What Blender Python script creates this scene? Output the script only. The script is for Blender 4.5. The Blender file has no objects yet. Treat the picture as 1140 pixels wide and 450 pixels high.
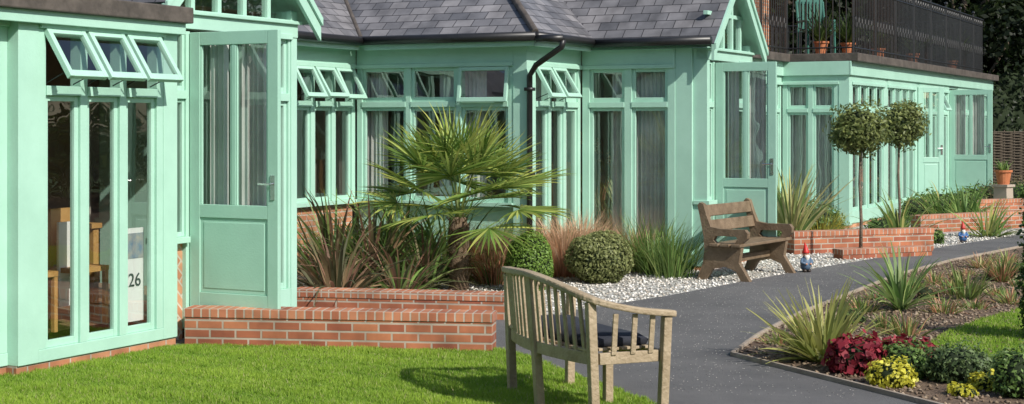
import bpy, bmesh, math, random
import numpy as np
from mathutils import Matrix, Vector
from mathutils.geometry import tessellate_polygon
random.seed(7); rng=np.random.default_rng(7)
R=random.uniform
FOC=1700.0; CAMZ=1.8
D1=Vector((.4597,.888,0)).normalized(); N=Vector((D1.y,-D1.x,0)); Z=Vector((0,0,1))
O=Vector((-3.59,10.9,0))
def ST(s,t,z=0): return O+D1*s+N*t+Z*z
def gp(u,v):
    d=CAMZ*FOC/(v-139); return ((u-570)/FOC*d,d)
def at(u,d): return ((u-570)/FOC*d,d)
def frame(o,a,b):
    M=Matrix.Identity(4)
    for i in range(3): M[i][0]=a[i];M[i][1]=b[i];M[i][2]=Z[i];M[i][3]=o[i]
    return M
def MN(t): return frame(O+N*t,D1,N)
def MD(s): return frame(O+D1*s,N,-D1)
scene=bpy.context.scene
COL=scene.collection
# ------------------------------------------------------------ materials
def nodes(name):
    m=bpy.data.materials.new(name); m.use_nodes=True
    nt=m.node_tree; b=nt.nodes["Principled BSDF"]; return m,nt,b
def ND(nt,t,**k):
    n=nt.nodes.new(t)
    for a,v in k.items(): setattr(n,a,v)
    return n
def mk(name,c1,c2,scale=5,rough=.6,bump=0,bscale=40,spec=.5,metal=0,c3=None,stretch=None):
    m,nt,b=nodes(name); L=nt.links
    tc=ND(nt,'ShaderNodeTexCoord'); src=tc.outputs['Object']
    if stretch:
        mp=ND(nt,'ShaderNodeMapping'); mp.inputs['Scale'].default_value=stretch; L.new(src,mp.inputs[0]); src=mp.outputs[0]
    n=ND(nt,'ShaderNodeTexNoise'); n.inputs['Scale'].default_value=scale; n.inputs['Detail'].default_value=6; n.inputs['Roughness'].default_value=.65
    L.new(src,n.inputs['Vector'])
    r=ND(nt,'ShaderNodeValToRGB'); r.color_ramp.elements[0].position=.32; r.color_ramp.elements[1].position=.68
    r.color_ramp.elements[0].color=(*c1,1); r.color_ramp.elements[1].color=(*c2,1)
    if c3:
        e=r.color_ramp.elements.new(.8); e.color=(*c3,1)
    L.new(n.outputs['Fac'],r.inputs[0]); L.new(r.outputs[0],b.inputs['Base Color'])
    b.inputs['Roughness'].default_value=rough; b.inputs['Metallic'].default_value=metal
    b.inputs['Specular IOR Level'].default_value=spec
    if bump:
        n2=ND(nt,'ShaderNodeTexNoise'); n2.inputs['Scale'].default_value=bscale; n2.inputs['Detail'].default_value=5
        L.new(src,n2.inputs['Vector'])
        bp=ND(nt,'ShaderNodeBump'); bp.inputs['Strength'].default_value=bump; bp.inputs['Distance'].default_value=.02
        L.new(n2.outputs['Fac'],bp.inputs['Height']); L.new(bp.outputs[0],b.inputs['Normal'])
    return m
def brickmat(name,w,h,mort,c1,c2,cm,rot=0,bump=.6,offset=.5,rough=.85,slate=False):
    m,nt,b=nodes(name); L=nt.links
    uv=ND(nt,'ShaderNodeUVMap'); mp=ND(nt,'ShaderNodeMapping'); mp.inputs['Rotation'].default_value=(0,0,rot)
    L.new(uv.outputs[0],mp.inputs[0])
    br=ND(nt,'ShaderNodeTexBrick'); br.offset=offset; br.inputs['Scale'].default_value=1
    br.inputs['Brick Width'].default_value=w; br.inputs['Row Height'].default_value=h; br.inputs['Mortar Size'].default_value=mort
    br.inputs['Mortar Smooth'].default_value=.2; br.inputs['Bias'].default_value=0
    br.inputs['Color1'].default_value=(*c1,1); br.inputs['Color2'].default_value=(*c2,1); br.inputs['Mortar'].default_value=(*cm,1)
    L.new(mp.outputs[0],br.inputs['Vector'])
    n=ND(nt,'ShaderNodeTexNoise'); n.inputs['Scale'].default_value=3; n.inputs['Detail'].default_value=8; L.new(mp.outputs[0],n.inputs['Vector'])
    r=ND(nt,'ShaderNodeMapRange'); r.inputs[1].default_value=.3; r.inputs[2].default_value=.7; r.inputs[3].default_value=.55; r.inputs[4].default_value=1.3
    L.new(n.outputs['Fac'],r.inputs[0])
    mx=ND(nt,'ShaderNodeMix',data_type='RGBA',blend_type='MULTIPLY'); mx.inputs[0].default_value=1
    L.new(br.outputs['Color'],mx.inputs[6]); L.new(r.outputs[0],mx.inputs[7]); L.new(mx.outputs[2],b.inputs['Base Color'])
    b.inputs['Roughness'].default_value=rough
    bp=ND(nt,'ShaderNodeBump'); bp.inputs['Strength'].default_value=bump; bp.inputs['Distance'].default_value=.012
    inv=ND(nt,'ShaderNodeMath',operation='SUBTRACT'); inv.inputs[0].default_value=1; L.new(br.outputs['Fac'],inv.inputs[1])
    add=ND(nt,'ShaderNodeMath',operation='MULTIPLY_ADD'); add.inputs[1].default_value=.4
    L.new(n.outputs['Fac'],add.inputs[0]); L.new(inv.outputs[0],add.inputs[2])
    hgt=add.outputs[0]
    if slate:
        sp=ND(nt,'ShaderNodeSeparateXYZ'); L.new(mp.outputs[0],sp.inputs[0])
        dv=ND(nt,'ShaderNodeMath',operation='DIVIDE'); dv.inputs[1].default_value=h; L.new(sp.outputs[1],dv.inputs[0])
        fr=ND(nt,'ShaderNodeMath',operation='FRACT'); L.new(dv.outputs[0],fr.inputs[0])
        a2=ND(nt,'ShaderNodeMath',operation='MULTIPLY_ADD'); a2.inputs[1].default_value=-1.2; L.new(fr.outputs[0],a2.inputs[0]); L.new(hgt,a2.inputs[2]); hgt=a2.outputs[0]
    L.new(hgt,bp.inputs['Height']); L.new(bp.outputs[0],b.inputs['Normal'])
    return m
def leafmat(name='leaf',rough=.5,trans=.3):
    m,nt,b=nodes(name); L=nt.links
    at_=ND(nt,'ShaderNodeAttribute',attribute_name='Col'); L.new(at_.outputs['Color'],b.inputs['Base Color'])
    b.inputs['Roughness'].default_value=rough; b.inputs['Specular IOR Level'].default_value=.35
    tr=ND(nt,'ShaderNodeBsdfTranslucent'); 
    hs=ND(nt,'ShaderNodeHueSaturation'); hs.inputs['Value'].default_value=1.4; L.new(at_.outputs['Color'],hs.inputs['Color']); L.new(hs.outputs[0],tr.inputs[0])
    mx=ND(nt,'ShaderNodeMixShader'); mx.inputs[0].default_value=trans
    L.new(b.outputs[0],mx.inputs[1]); L.new(tr.outputs[0],mx.inputs[2]); L.new(mx.outputs[0],nt.nodes['Material Output'].inputs[0])
    return m
def glassmat():
    m,nt,b=nodes('window_glass'); L=nt.links; nt.nodes.remove(b)
    tr=ND(nt,'ShaderNodeBsdfTransparent'); tr.inputs[0].default_value=(.92,.94,.93,1)
    gl=ND(nt,'ShaderNodeBsdfGlossy'); gl.inputs['Roughness'].default_value=.0
    tc=ND(nt,'ShaderNodeTexCoord'); n=ND(nt,'ShaderNodeTexNoise'); n.inputs['Scale'].default_value=1.6; L.new(tc.outputs['Object'],n.inputs['Vector'])
    bp=ND(nt,'ShaderNodeBump'); bp.inputs['Strength'].default_value=.25; bp.inputs['Distance'].default_value=.02; L.new(n.outputs['Fac'],bp.inputs['Height']); L.new(bp.outputs[0],gl.inputs['Normal'])
    lw=ND(nt,'ShaderNodeLayerWeight'); lw.inputs[0].default_value=.5
    pw=ND(nt,'ShaderNodeMath',operation='POWER'); pw.inputs[1].default_value=3; L.new(lw.outputs['Facing'],pw.inputs[0])
    ad=ND(nt,'ShaderNodeMath',operation='MULTIPLY_ADD',use_clamp=True); ad.inputs[1].default_value=.8; ad.inputs[2].default_value=.17; L.new(pw.outputs[0],ad.inputs[0])
    mx=ND(nt,'ShaderNodeMixShader'); L.new(ad.outputs[0],mx.inputs[0]); L.new(tr.outputs[0],mx.inputs[1]); L.new(gl.outputs[0],mx.inputs[2])
    L.new(mx.outputs[0],nt.nodes['Material Output'].inputs[0]); return m
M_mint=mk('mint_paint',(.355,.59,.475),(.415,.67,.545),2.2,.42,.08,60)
M_mint_shade=mk('mint_paint_shaded',(.32,.55,.44),(.365,.61,.49),2.2,.38,.08,60)  # same mint darkened for the open leaves; their shade is in the colour
M_glass=glassmat()
M_brick=brickmat('red_brick',.215,.072,.008,(.40,.16,.08),(.57,.28,.15),(.45,.39,.32))
M_brickw=brickmat('planter_brick',.215,.072,.009,(.29,.085,.045),(.48,.18,.085),(.42,.35,.28))
M_bricktop=brickmat('brick_on_edge',.072,.23,.008,(.35,.115,.06),(.5,.21,.11),(.44,.37,.3),offset=0)
M_herr=brickmat('herringbone_brick',.21,.07,.009,(.42,.17,.08),(.6,.33,.18),(.55,.48,.38),rot=.785)
M_slate=brickmat('slate',.25,.15,.006,(.115,.115,.125),(.23,.22,.225),(.035,.033,.035),bump=.9,rough=.5,slate=True)
M_black=mk('black_iron',(.012,.012,.013),(.02,.02,.02),8,.4)
M_lead=mk('roof_lead',(.05,.042,.035),(.12,.1,.085),6,.7,.3,20)
M_curt=mk('curtain',(.56,.55,.51),(.74,.73,.69),3,.9)
M_int=mk('interior_plaster',(.28,.25,.21),(.38,.34,.29),2,.9)
M_floor=mk('interior_floor',(.2,.12,.07),(.28,.18,.1),2,.5)
M_wood=mk('weathered_teak',(.29,.22,.135),(.44,.35,.235),6,.65,.5,40,c3=(.5,.43,.32))
M_wood2=mk('stained_oak',(.12,.08,.045),(.23,.165,.105),7,.6,.4,50)
M_furn=mk('furniture_wood',(.45,.24,.07),(.6,.35,.12),6,.5)
M_cush=mk('navy_cushion',(.012,.014,.022),(.025,.028,.04),6,.85,.2,90)
M_metal=mk('chrome',(.6,.6,.6),(.7,.7,.7),6,.25,metal=1)
M_terra=mk('terracotta',(.42,.13,.05),(.52,.19,.08),9,.8)
M_asph=mk('asphalt',(.13,.128,.13),(.205,.2,.197),.9,.92,1,190,c3=(.24,.23,.225))
M_edge=mk('timber_edging',(.25,.2,.15),(.38,.32,.26),8,.85)
M_soil=mk('soil',(.085,.055,.036),(.19,.13,.085),5,.95,1,45,c3=(.25,.19,.13))
M_lawn=mk('lawn',(.06,.14,.012),(.09,.2,.02),3,.9,.6,80)
M_ground=mk('ground',(.04,.085,.018),(.07,.12,.025),1,.95,.5,20)
M_leaf=leafmat(); M_blade=leafmat('grass_blades',.6,.35)
M_bark=mk('bark',(.11,.085,.06),(.24,.18,.13),12,.9,1,50)
M_fib=mk('palm_fibre',(.08,.05,.03),(.2,.14,.085),25,.95,1,70)
M_core=mk('foliage_core',(.012,.022,.006),(.02,.035,.01),9,.95)  # near-black green standing in for the shade deep inside foliage
def gravelmat():
    m,nt,b=nodes('white_gravel'); L=nt.links
    tc=ND(nt,'ShaderNodeTexCoord'); v=ND(nt,'ShaderNodeTexVoronoi'); v.inputs['Scale'].default_value=32; L.new(tc.outputs['Object'],v.inputs['Vector'])
    sp=ND(nt,'ShaderNodeSeparateColor'); L.new(v.outputs['Color'],sp.inputs[0])
    r=ND(nt,'ShaderNodeValToRGB'); r.color_ramp.elements[0].color=(.36,.33,.29,1); r.color_ramp.elements[1].color=(.75,.73,.67,1); r.color_ramp.elements[1].position=.6
    L.new(sp.outputs[0],r.inputs[0])
    r2=ND(nt,'ShaderNodeMapRange'); r2.inputs[1].default_value=.35; r2.inputs[2].default_value=.75; r2.inputs[3].default_value=1; r2.inputs[4].default_value=.25; L.new(v.outputs['Distance'],r2.inputs[0])
    mx=ND(nt,'ShaderNodeMix',data_type='RGBA',blend_type='MULTIPLY'); mx.inputs[0].default_value=1; L.new(r.outputs[0],mx.inputs[6]); L.new(r2.outputs[0],mx.inputs[7]); L.new(mx.outputs[2],b.inputs['Base Color'])
    bp=ND(nt,'ShaderNodeBump',invert=True); bp.inputs['Distance'].default_value=.02; L.new(v.outputs['Distance'],bp.inputs['Height']); L.new(bp.outputs[0],b.inputs['Normal'])
    b.inputs['Roughness'].default_value=.85; return m
M_gravel=gravelmat()
# ------------------------------------------------------------ mesh builder
def empty(name,loc=(0,0,0)):
    e=bpy.data.objects.new(name,None); e.empty_display_size=.2; COL.objects.link(e); return e
class MB:
    def __init__(s): s.v=[];s.f=[];s.uv=[]
    def face(s,pts,uvs=None):
        i=len(s.v); s.v+= [tuple(p) for p in pts]; s.f.append(tuple(range(i,i+len(pts)))); s.uv.append(uvs or [(0,0)]*len(pts))
    def box(s,M,a0,a1,b0,b1,z0,z1):
        c=[(a0,b0,z0),(a1,b0,z0),(a1,b1,z0),(a0,b1,z0),(a0,b0,z1),(a1,b0,z1),(a1,b1,z1),(a0,b1,z1)]
        w=[tuple(M@Vector(p)) for p in c]; i=len(s.v); s.v+=w
        fl=M.to_3x3().determinant()<0
        for q,ax in (((0,3,2,1),2),((4,5,6,7),2),((0,1,5,4),1),((2,3,7,6),1),((1,2,6,5),0),((3,0,4,7),0)):
            if fl: q=q[::-1]
            s.f.append(tuple(i+k for k in q))
            s.uv.append([((c[k][0],c[k][1]) if ax==2 else (c[k][0],c[k][2]) if ax==1 else (c[k][1]+.11,c[k][2])) for k in q])
    def prism(s,M,poly,b0,b1):
        n=len(poly); A=[tuple(M@Vector((p[0],b0,p[1]))) for p in poly]; B=[tuple(M@Vector((p[0],b1,p[1]))) for p in poly]
        s.face(A); s.face(B[::-1])
        for i in range(n):
            j=(i+1)%n; s.face([A[j],A[i],B[i],B[j]])
    def tube(s,pts,rad,n=8,cap=True,flat=1.0):
        pts=[Vector(p) for p in pts]; 
        if not hasattr(rad,'__len__'): rad=[rad]*len(pts)
        base=len(s.v); up=None
        for i,p in enumerate(pts):
            d=(pts[min(i+1,len(pts)-1)]-pts[max(i-1,0)]).normalized()
            if up is None: up=Vector((0,0,1)) if abs(d.z)<.9 else Vector((1,0,0))
            x=d.cross(up).normalized(); y=x.cross(d).normalized(); up=y
            for k in range(n):
                a=2*math.pi*k/n; s.v.append(tuple(p+x*math.cos(a)*rad[i]+y*math.sin(a)*rad[i]*flat))
        for i in range(len(pts)-1):
            for k in range(n):
                k2=(k+1)%n; a=base+i*n
                s.f.append((a+k,a+k2,a+n+k2,a+n+k)); s.uv.append([(k/n,i),(k2/n,i),(k2/n,i+1),(k/n,i+1)])
        if cap:
            s.f.append(tuple(base+k for k in range(n))[::-1]); s.uv.append([(0,0)]*n)
            e=base+(len(pts)-1)*n; s.f.append(tuple(e+k for k in range(n))); s.uv.append([(0,0)]*n)
    def lathe(s,c,prof,n=16,sx=1,sy=1):
        base=len(s.v)
        for r,z in prof:
            for k in range(n):
                a=2*math.pi*k/n; s.v.append((c[0]+r*sx*math.cos(a),c[1]+r*sy*math.sin(a),c[2]+z))
        for i in range(len(prof)-1):
            for k in range(n):
                k2=(k+1)%n; a=base+i*n; s.f.append((a+k,a+k2,a+n+k2,a+n+k)); s.uv.append([(0,0)]*4)
    def ball(s,c,rx,ry,rz,n=14,m=8):
        s.lathe(c,[(max(1e-4,math.sin(math.pi*i/m)),-math.cos(math.pi*i/m)*rz) for i in range(m+1)],n,rx,ry)
    def done(s,name,mat,parent=None,bevel=0,smooth=False):
        if not s.v: return None
        me=bpy.data.meshes.new(name); me.from_pydata(s.v,[],s.f); uvl=me.uv_layers.new(name='UVMap')
        flat=[c for f in s.uv for p in f for c in p]; uvl.data.foreach_set('uv',flat)
        me.materials.append(mat); ob=bpy.data.objects.new(name,me); COL.objects.link(ob)
        if smooth: me.polygons.foreach_set('use_smooth',[True]*len(me.polygons))
        if bevel:
            md=ob.modifiers.new('b','BEVEL'); md.width=bevel; md.segments=2; md.limit_method='ANGLE'
        if parent: ob.parent=parent
        return ob
def npmesh(name,V,Fc,C,mat,parent=None):
    V=np.asarray(V,dtype=np.float32); Fc=np.asarray(Fc,dtype=np.int32); k=Fc.shape[1]
    me=bpy.data.meshes.new(name); me.vertices.add(len(V)); me.vertices.foreach_set('co',V.ravel())
    me.loops.add(Fc.size); me.loops.foreach_set('vertex_index',Fc.ravel())
    me.polygons.add(len(Fc)); me.polygons.foreach_set('loop_start',np.arange(0,Fc.size,k,dtype=np.int32))
    me.update(calc_edges=True); me.validate()
    if C is not None:
        ca=me.color_attributes.new(name='Col',type='FLOAT_COLOR',domain='POINT')
        C=np.asarray(C,dtype=np.float32); C4=np.ones((len(V),4),dtype=np.float32); C4[:,:3]=C; ca.data.foreach_set('color',C4.ravel())
    me.materials.append(mat); ob=bpy.data.objects.new(name,me); COL.objects.link(ob)
    if parent: ob.parent=parent
    return ob
def sheet(name,pts,z,mat):
    P=[Vector((p[0],p[1],z)) for p in pts]
    fs=[]
    for t in tessellate_polygon([P]):
        a,b,c=[P[i] for i in t]
        fs.append(tuple(t) if (b-a).cross(c-a).z>0 else tuple(t)[::-1])
    me=bpy.data.meshes.new(name); me.from_pydata([tuple(p) for p in P],[],fs)
    me.materials.append(mat); ob=bpy.data.objects.new(name,me); COL.objects.link(ob); return ob
# ------------------------------------------------------------ foliage tools
class FB:
    def __init__(s): s.V=[];s.F=[];s.C=[]; s.n=0
    def strap(s,base,az,el,L,W,droop,col,segs=6,tipc=None,roll=0,prof=None):
        p=Vector(base); e=el; st=L/segs; side=Vector((-math.sin(az),math.cos(az),0))
        i0=s.n
        for i in range(segs+1):
            f=i/segs
            w=W*(prof(f) if prof else (min(1,.55+1.6*f) if f<.35 else max(0.04,(1-f)/.65)**.7))
            d=Vector((math.cos(e)*math.cos(az),math.cos(e)*math.sin(az),math.sin(e)))
            nn=d.cross(side); sd=side*math.cos(roll)+nn*math.sin(roll)
            s.V.append(tuple(p-sd*w/2)); s.V.append(tuple(p+sd*w/2))
            c=col if tipc is None else [col[k]*(1-f)+tipc[k]*f for k in range(3)]
            s.C+= [c,[x*.8 for x in c]]; s.n+=2
            p=p+d*st; e-=droop*(.4+1.2*f)/segs
        for i in range(segs):
            a=i0+2*i; s.F.append((a,a+1,a+3,a+2))
        return p
    def done(s,name,mat=None,parent=None): return npmesh(name,s.V,s.F,s.C,mat or M_leaf,parent)
def leafcloud(ells,n,size,cd,cl,shell=.55,aspect=.5,up=.25,lump=.15):
    ells=np.array(ells,dtype=float); w=ells[:,3]*ells[:,4]*ells[:,5]; w=w**(2/3); w/=w.sum()
    idx=rng.choice(len(ells),n,p=w); d=rng.normal(size=(n,3)); d/=np.linalg.norm(d,axis=1)[:,None]
    r=shell+(1-shell)*rng.random(n)**.6
    lum=1+lump*np.sin(d[:,0]*5+idx)*np.cos(d[:,1]*6+idx*2)+lump*.7*np.sin(d[:,2]*7+d[:,0]*4+idx*3)
    P=ells[idx,:3]+d*ells[idx,3:6]*(r*lum)[:,None]
    nrm=d+rng.normal(size=(n,3))*.55; nrm[:,2]+=up; nrm/=np.linalg.norm(nrm,axis=1)[:,None]
    t=np.cross(nrm,rng.normal(size=(n,3))); t/=np.linalg.norm(t,axis=1)[:,None]; b=np.cross(nrm,t)
    sz=size*rng.uniform(.6,1.3,n)[:,None]
    V=np.stack([P-t*sz,P+b*sz*aspect,P+t*sz,P-b*sz*aspect],1).reshape(-1,3)
    Fc=np.arange(4*n).reshape(n,4)
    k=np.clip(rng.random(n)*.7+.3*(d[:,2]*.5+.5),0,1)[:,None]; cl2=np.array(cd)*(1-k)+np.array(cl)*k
    cl2*=(0.55+.45*((r-shell)/(1-shell+1e-6)))[:,None]  # upper and outer leaves lighter, inner ones darker: shading put into the colour
    return V,Fc,np.repeat(cl2,4,0)
def bush(name,ells,n,size,cd,cl,parent=None,core=.72,**k):
    own=parent is None
    root=empty(name) if own else parent
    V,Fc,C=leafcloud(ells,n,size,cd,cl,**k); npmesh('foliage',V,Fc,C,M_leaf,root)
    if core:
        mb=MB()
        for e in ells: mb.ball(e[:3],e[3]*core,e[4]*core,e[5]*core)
        mb.done('dark_filler_core',M_core,root,smooth=True)  # solid dark balls added for opacity, in place of inner shade
    return root
def vary(c,a=.25):
    k=1+R(-a,a); return [c[0]*k*(1+R(-.1,.1)),c[1]*k,c[2]*k]
# ------------------------------------------------------------ ground
sheet('ground',[(-300,-150),(300,-150),(300,400),(-300,400)],0,M_ground)
lawn_poly=[(-8,4),(-3.4,4),gp(900,700),gp(790,490),gp(725,450),gp(640,418),gp(580,396),gp(548,389),(-2.7,12.4),(-8,12.4)]
sheet('lawn',lawn_poly,.004,M_lawn)
up_edge=[gp(575,358),gp(650,345),gp(740,331),gp(830,314),gp(900,301),gp(960,291),gp(1030,279),gp(1130,263),gp(1250,246)]
low_edge=[gp(1250,262),gp(1140,276),gp(1060,292),gp(1000,308),gp(950,328),gp(890,352),gp(845,376),gp(815,398),gp(1020,450),gp(1300,522),gp(1500,700)]
sheet('asphalt_path',[(2.2,4.5),gp(900,700),gp(790,490),gp(725,450),gp(640,418),gp(580,396),gp(548,389),(-2.9,12.3),(-2.9,14.4),(.0,14.1)]+up_edge+low_edge+[(4.6,5)],.012,M_asph)
sheet('gravel_bed',[(-3,14.3),(.0,13.9)]+up_edge+[(30,46),(14,46),(-4,20)],.008,M_gravel)
sheet('soil_bed',[gp(1250,262),gp(1140,276),gp(1060,292),gp(1000,308),gp(950,328),gp(890,352),gp(845,376),gp(815,398),gp(1020,450),gp(1300,522),(16,9),(22,18),(30,30)],.016,M_soil)
rl=[gp(1035,384),gp(1060,370),gp(1095,358),gp(1140,346),gp(1230,332),(9,14.5),(9,11.2),gp(1140,412),gp(1085,404),gp(1045,395)]
sheet('side_lawn',rl,.02,M_lawn)
mb=MB()
ed=[gp(1140,276),gp(1060,292),gp(1000,308),gp(950,328),gp(890,352),gp(845,376),gp(815,398),gp(1020,450),gp(1300,522)]
for a,b in zip(ed[:-1],ed[1:]):
    a=Vector((*a,0));b=Vector((*b,0));d=(b-a).normalized();n=Vector((-d.y,d.x,0)); mb.box(frame(a,d,n),0,(b-a).length,-.015,.015,0,.045)
mb.done('timber_edging',M_edge,bevel=.004)
def inpoly(P,poly):
    x,y=P[:,0],P[:,1]; c=np.zeros(len(P),bool); j=len(poly)-1
    for i in range(len(poly)):
        xi,yi=poly[i]; xj,yj=poly[j]
        m=((yi>y)!=(yj>y))&(x<(xj-xi)*(y-yi)/(yj-yi+1e-12)+xi); c^=m; j=i
    return c
def blades(name,poly,bb,n,h,parent=None,z=.004):
    P=np.stack([rng.uniform(bb[0],bb[1],n),rng.uniform(bb[2],bb[3],n)],1)
    P+=.03*np.stack([np.sin(P[:,1]*31+P[:,0]*9),np.cos(P[:,0]*27)],1)
    P=P[inpoly(P,poly)]; n=len(P)
    a=rng.uniform(0,6.283,n); w=.0045
    patch=.5+.25*np.sin(P[:,0]*9+2*np.sin(P[:,1]*7))+.25*np.cos(P[:,1]*13+P[:,0]*5)
    hh=h*rng.uniform(.45,1.15,n)*(.7+.6*patch)
    dx=np.cos(a)*w; dy=np.sin(a)*w; l=rng.normal(size=(n,2))*h*.4
    zz=np.full(n,z)
    V=np.stack([np.stack([P[:,0]-dx,P[:,1]-dy,zz],1),np.stack([P[:,0]+dx,P[:,1]+dy,zz],1),np.stack([P[:,0]+l[:,0],P[:,1]+l[:,1],zz+hh],1)],1).reshape(-1,3)
    pat=.5+.5*np.sin(P[:,0]*2.1+1.3*np.sin(P[:,1]*1.7))*np.cos(P[:,1]*2.9)
    k=np.clip(.25*pat+.3*patch+.5*rng.random(n),0,1)[:,None]
    C=np.array([.115,.24,.018])*(1-k)+np.array([.36,.49,.065])*k
    dry=rng.random(n)<.06; C[dry]=[.45,.42,.2]
    return npmesh(name,V,np.arange(3*n).reshape(n,3),np.repeat(C,3,0),M_blade,parent)
blades('lawn_grass',lawn_poly,(-4.2,1.6,8.0,12.4),420000,.035)
blades('side_lawn_grass',rl,(3,9,11,15.5),130000,.035,z=.02)
def scatter(name,poly,bb,n,smin,smax,cols,z,mat,excl=None):
    P=np.stack([rng.uniform(bb[0],bb[1],n),rng.uniform(bb[2],bb[3],n)],1); P=P[inpoly(P,poly)]; n=len(P)
    base=np.array([[1,0,0],[0,1,0],[-1,0,0],[0,-1,0],[0,0,1],[0,0,-1]],float)
    s=rng.uniform(smin,smax,(n,1,3))*np.array([1,1,.65]); j=rng.uniform(.7,1.2,(n,6,1))
    q=base[None]*j*s; a=rng.uniform(0,6.28,n); ca,sa=np.cos(a)[:,None],np.sin(a)[:,None]
    x=q[:,:,0]*ca-q[:,:,1]*sa; y=q[:,:,0]*sa+q[:,:,1]*ca
    V=np.stack([x+P[:,:1],y+P[:,1:2],q[:,:,2]+z+smin*.4],2).reshape(-1,3)
    f=np.array([[0,1,4],[1,2,4],[2,3,4],[3,0,4],[1,0,5],[2,1,5],[3,2,5],[0,3,5]])
    Fc=(f[None]+np.arange(n)[:,None,None]*6).reshape(-1,3)
    cols=np.array(cols); C=cols[rng.integers(0,len(cols),n)]*rng.uniform(.8,1.15,(n,1))
    return npmesh(name,V,Fc,np.repeat(C,6,0),mat)
M_stone,nt_,b_=nodes('stones'); a_=ND(nt_,'ShaderNodeAttribute',attribute_name='Col'); nt_.links.new(a_.outputs['Color'],b_.inputs['Base Color']); b_.inputs['Roughness'].default_value=.85
gpoly=[(-2.6,14.6),(.0,14.2)]+up_edge+[(14,30),(3,22),(-2,18)]
scatter('gravel_pebbles',gpoly,(-2.5,14,13.8,34),60000,.012,.026,[(.76,.74,.68),(.66,.62,.56),(.48,.43,.36),(.8,.78,.74),(.4,.37,.33)],.01,M_stone)
spoly=low_edge[:10]+[(8,8.5),(14,14),(16,20)]
scatter('soil_clods',spoly,(1.4,10,8.5,21),26000,.008,.028,[(.17,.12,.08),(.23,.17,.11),(.12,.08,.05),(.32,.25,.18)],.018,M_stone)
scatter('path_grit',[gp(760,440),gp(600,390),gp(575,362)]+up_edge[1:6]+[gp(950,330),gp(890,354),gp(815,400),gp(990,448)],(-.5,6,9.5,22),14000,.003,.007,[(.35,.33,.31),(.1,.1,.1),(.45,.43,.4)],.012,M_stone)
# ------------------------------------------------------------ building
B=empty('garden_care_building')
wood,woodd,glass,brick,herr,curt,lead,black,soff,interior,chrome=[MB() for _ in range(11)]
HEAD=2.5;TOP=2.84
def sash(M,a0,a1,z0,z1,fw=.042,b=0,th=.022,bar=0,w=None):
    w=w or wood
    w.box(M,a0,a0+fw,b-th,b+th,z0,z1); w.box(M,a1-fw,a1,b-th,b+th,z0,z1)
    w.box(M,a0+fw,a1-fw,b-th+.002,b+th-.002,z0,z0+fw*1.3); w.box(M,a0+fw,a1-fw,b-th+.002,b+th-.002,z1-fw,z1)
    if bar: 
        m=(a0+a1)/2; w.box(M,m-.012,m+.012,b-th+.006,b+th-.006,z0+fw*1.3,z1-fw)
    q=[(a0+fw,b,z0+fw),(a1-fw,b,z0+fw),(a1-fw,b,z1-fw),(a0+fw,b,z1-fw)]; glass.face([M@Vector(p) for p in q])
def curtain(M,a0,a1,z0,z1,b=-.13,fold=.06,amp=.02):
    n=max(6,int((a1-a0)/fold*5)); ph=R(0,6)
    pts=[(a0+(a1-a0)*i/n, b+amp*math.sin(ph+i*2*math.pi/5)+amp*.5*math.sin(i*.37+ph)) for i in range(n+1)]
    for i in range(n):
        (x0,y0),(x1,y1)=pts[i],pts[i+1]; curt.face([M@Vector(p) for p in ((x0,y0,z0),(x1,y1,z0),(x1,y1,z1),(x0,y0,z1))])
def run(M,a0,a1,n,sill,opens={},curts=(),head=HEAD,tr=2.05,pw=.075,lowbrick=None,top=TOP,bar=0):
    if sill>.5:
        (lowbrick or brick).box(M,a0,a1,-.13,.0,0,sill-.05); wood.box(M,a0,a1,-.12,.085,sill-.05,sill)
    else:
        brick.box(M,a0,a1,-.12,.03,0,.08); wood.box(M,a0,a1,-.07,.05,.08,sill)
    wood.box(M,a0,a1,-.08,.055,head,top)
    wood.box(M,a0,a1,.055,.075,head+.0,head+.05)
    w=(a1-a0-pw)/n
    for i in range(n+1): wood.box(M,a0+i*w,a0+i*w+pw,-.06,.045,sill,head)
    for i in range(n):
        x0=a0+i*w+pw; x1=a0+(i+1)*w
        wood.box(M,x0,x1,-.05,.055,tr-.035,tr+.035)
        sash(M,x0,x1,sill,tr-.035,bar=bar)
        if i in opens:
            ang=math.radians(opens[i]); piv=Matrix.Translation((0,.05,head-.004)); rot=Matrix.Rotation(ang,4,'X')
            M2=M@piv@rot@Matrix.Translation((0,0,-(head-.004)))
            sash(M2,x0-.02,x1+.02,tr+.02,head-.008,b=.0)
            for xx in (x0+.03,x1-.03):
                p0=M@Vector((xx,.0,tr+.05)); p1=M2@Vector((xx,0,tr+.09)); black.tube([p0,p1],.005,5)
        else: sash(M,x0,x1,tr+.035,head)
        if i in curts:
            k=curts[i] if isinstance(curts,dict) else 1
            if k>0: curtain(M,x0-.03,x0+(x1-x0)*k+.03,sill+.05 if sill<.5 else .35,head-.05)
            else: curtain(M,x1+(x1-x0)*k-.03,x1+.03,sill+.05 if sill<.5 else .35,head-.05)
def post(s,t,ds=(-.055,.13),dt=(-.13,.055),top=TOP,z0=0):
    M=MN(0); wood.box(M,s+ds[0],s+ds[1],t+dt[0],t+dt[1],z0+.06,top); brick.box(M,s+ds[0]+.01,s+ds[1]-.01,t+dt[0]+.01,t+dt[1]-.01,0,z0+.06)
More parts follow.
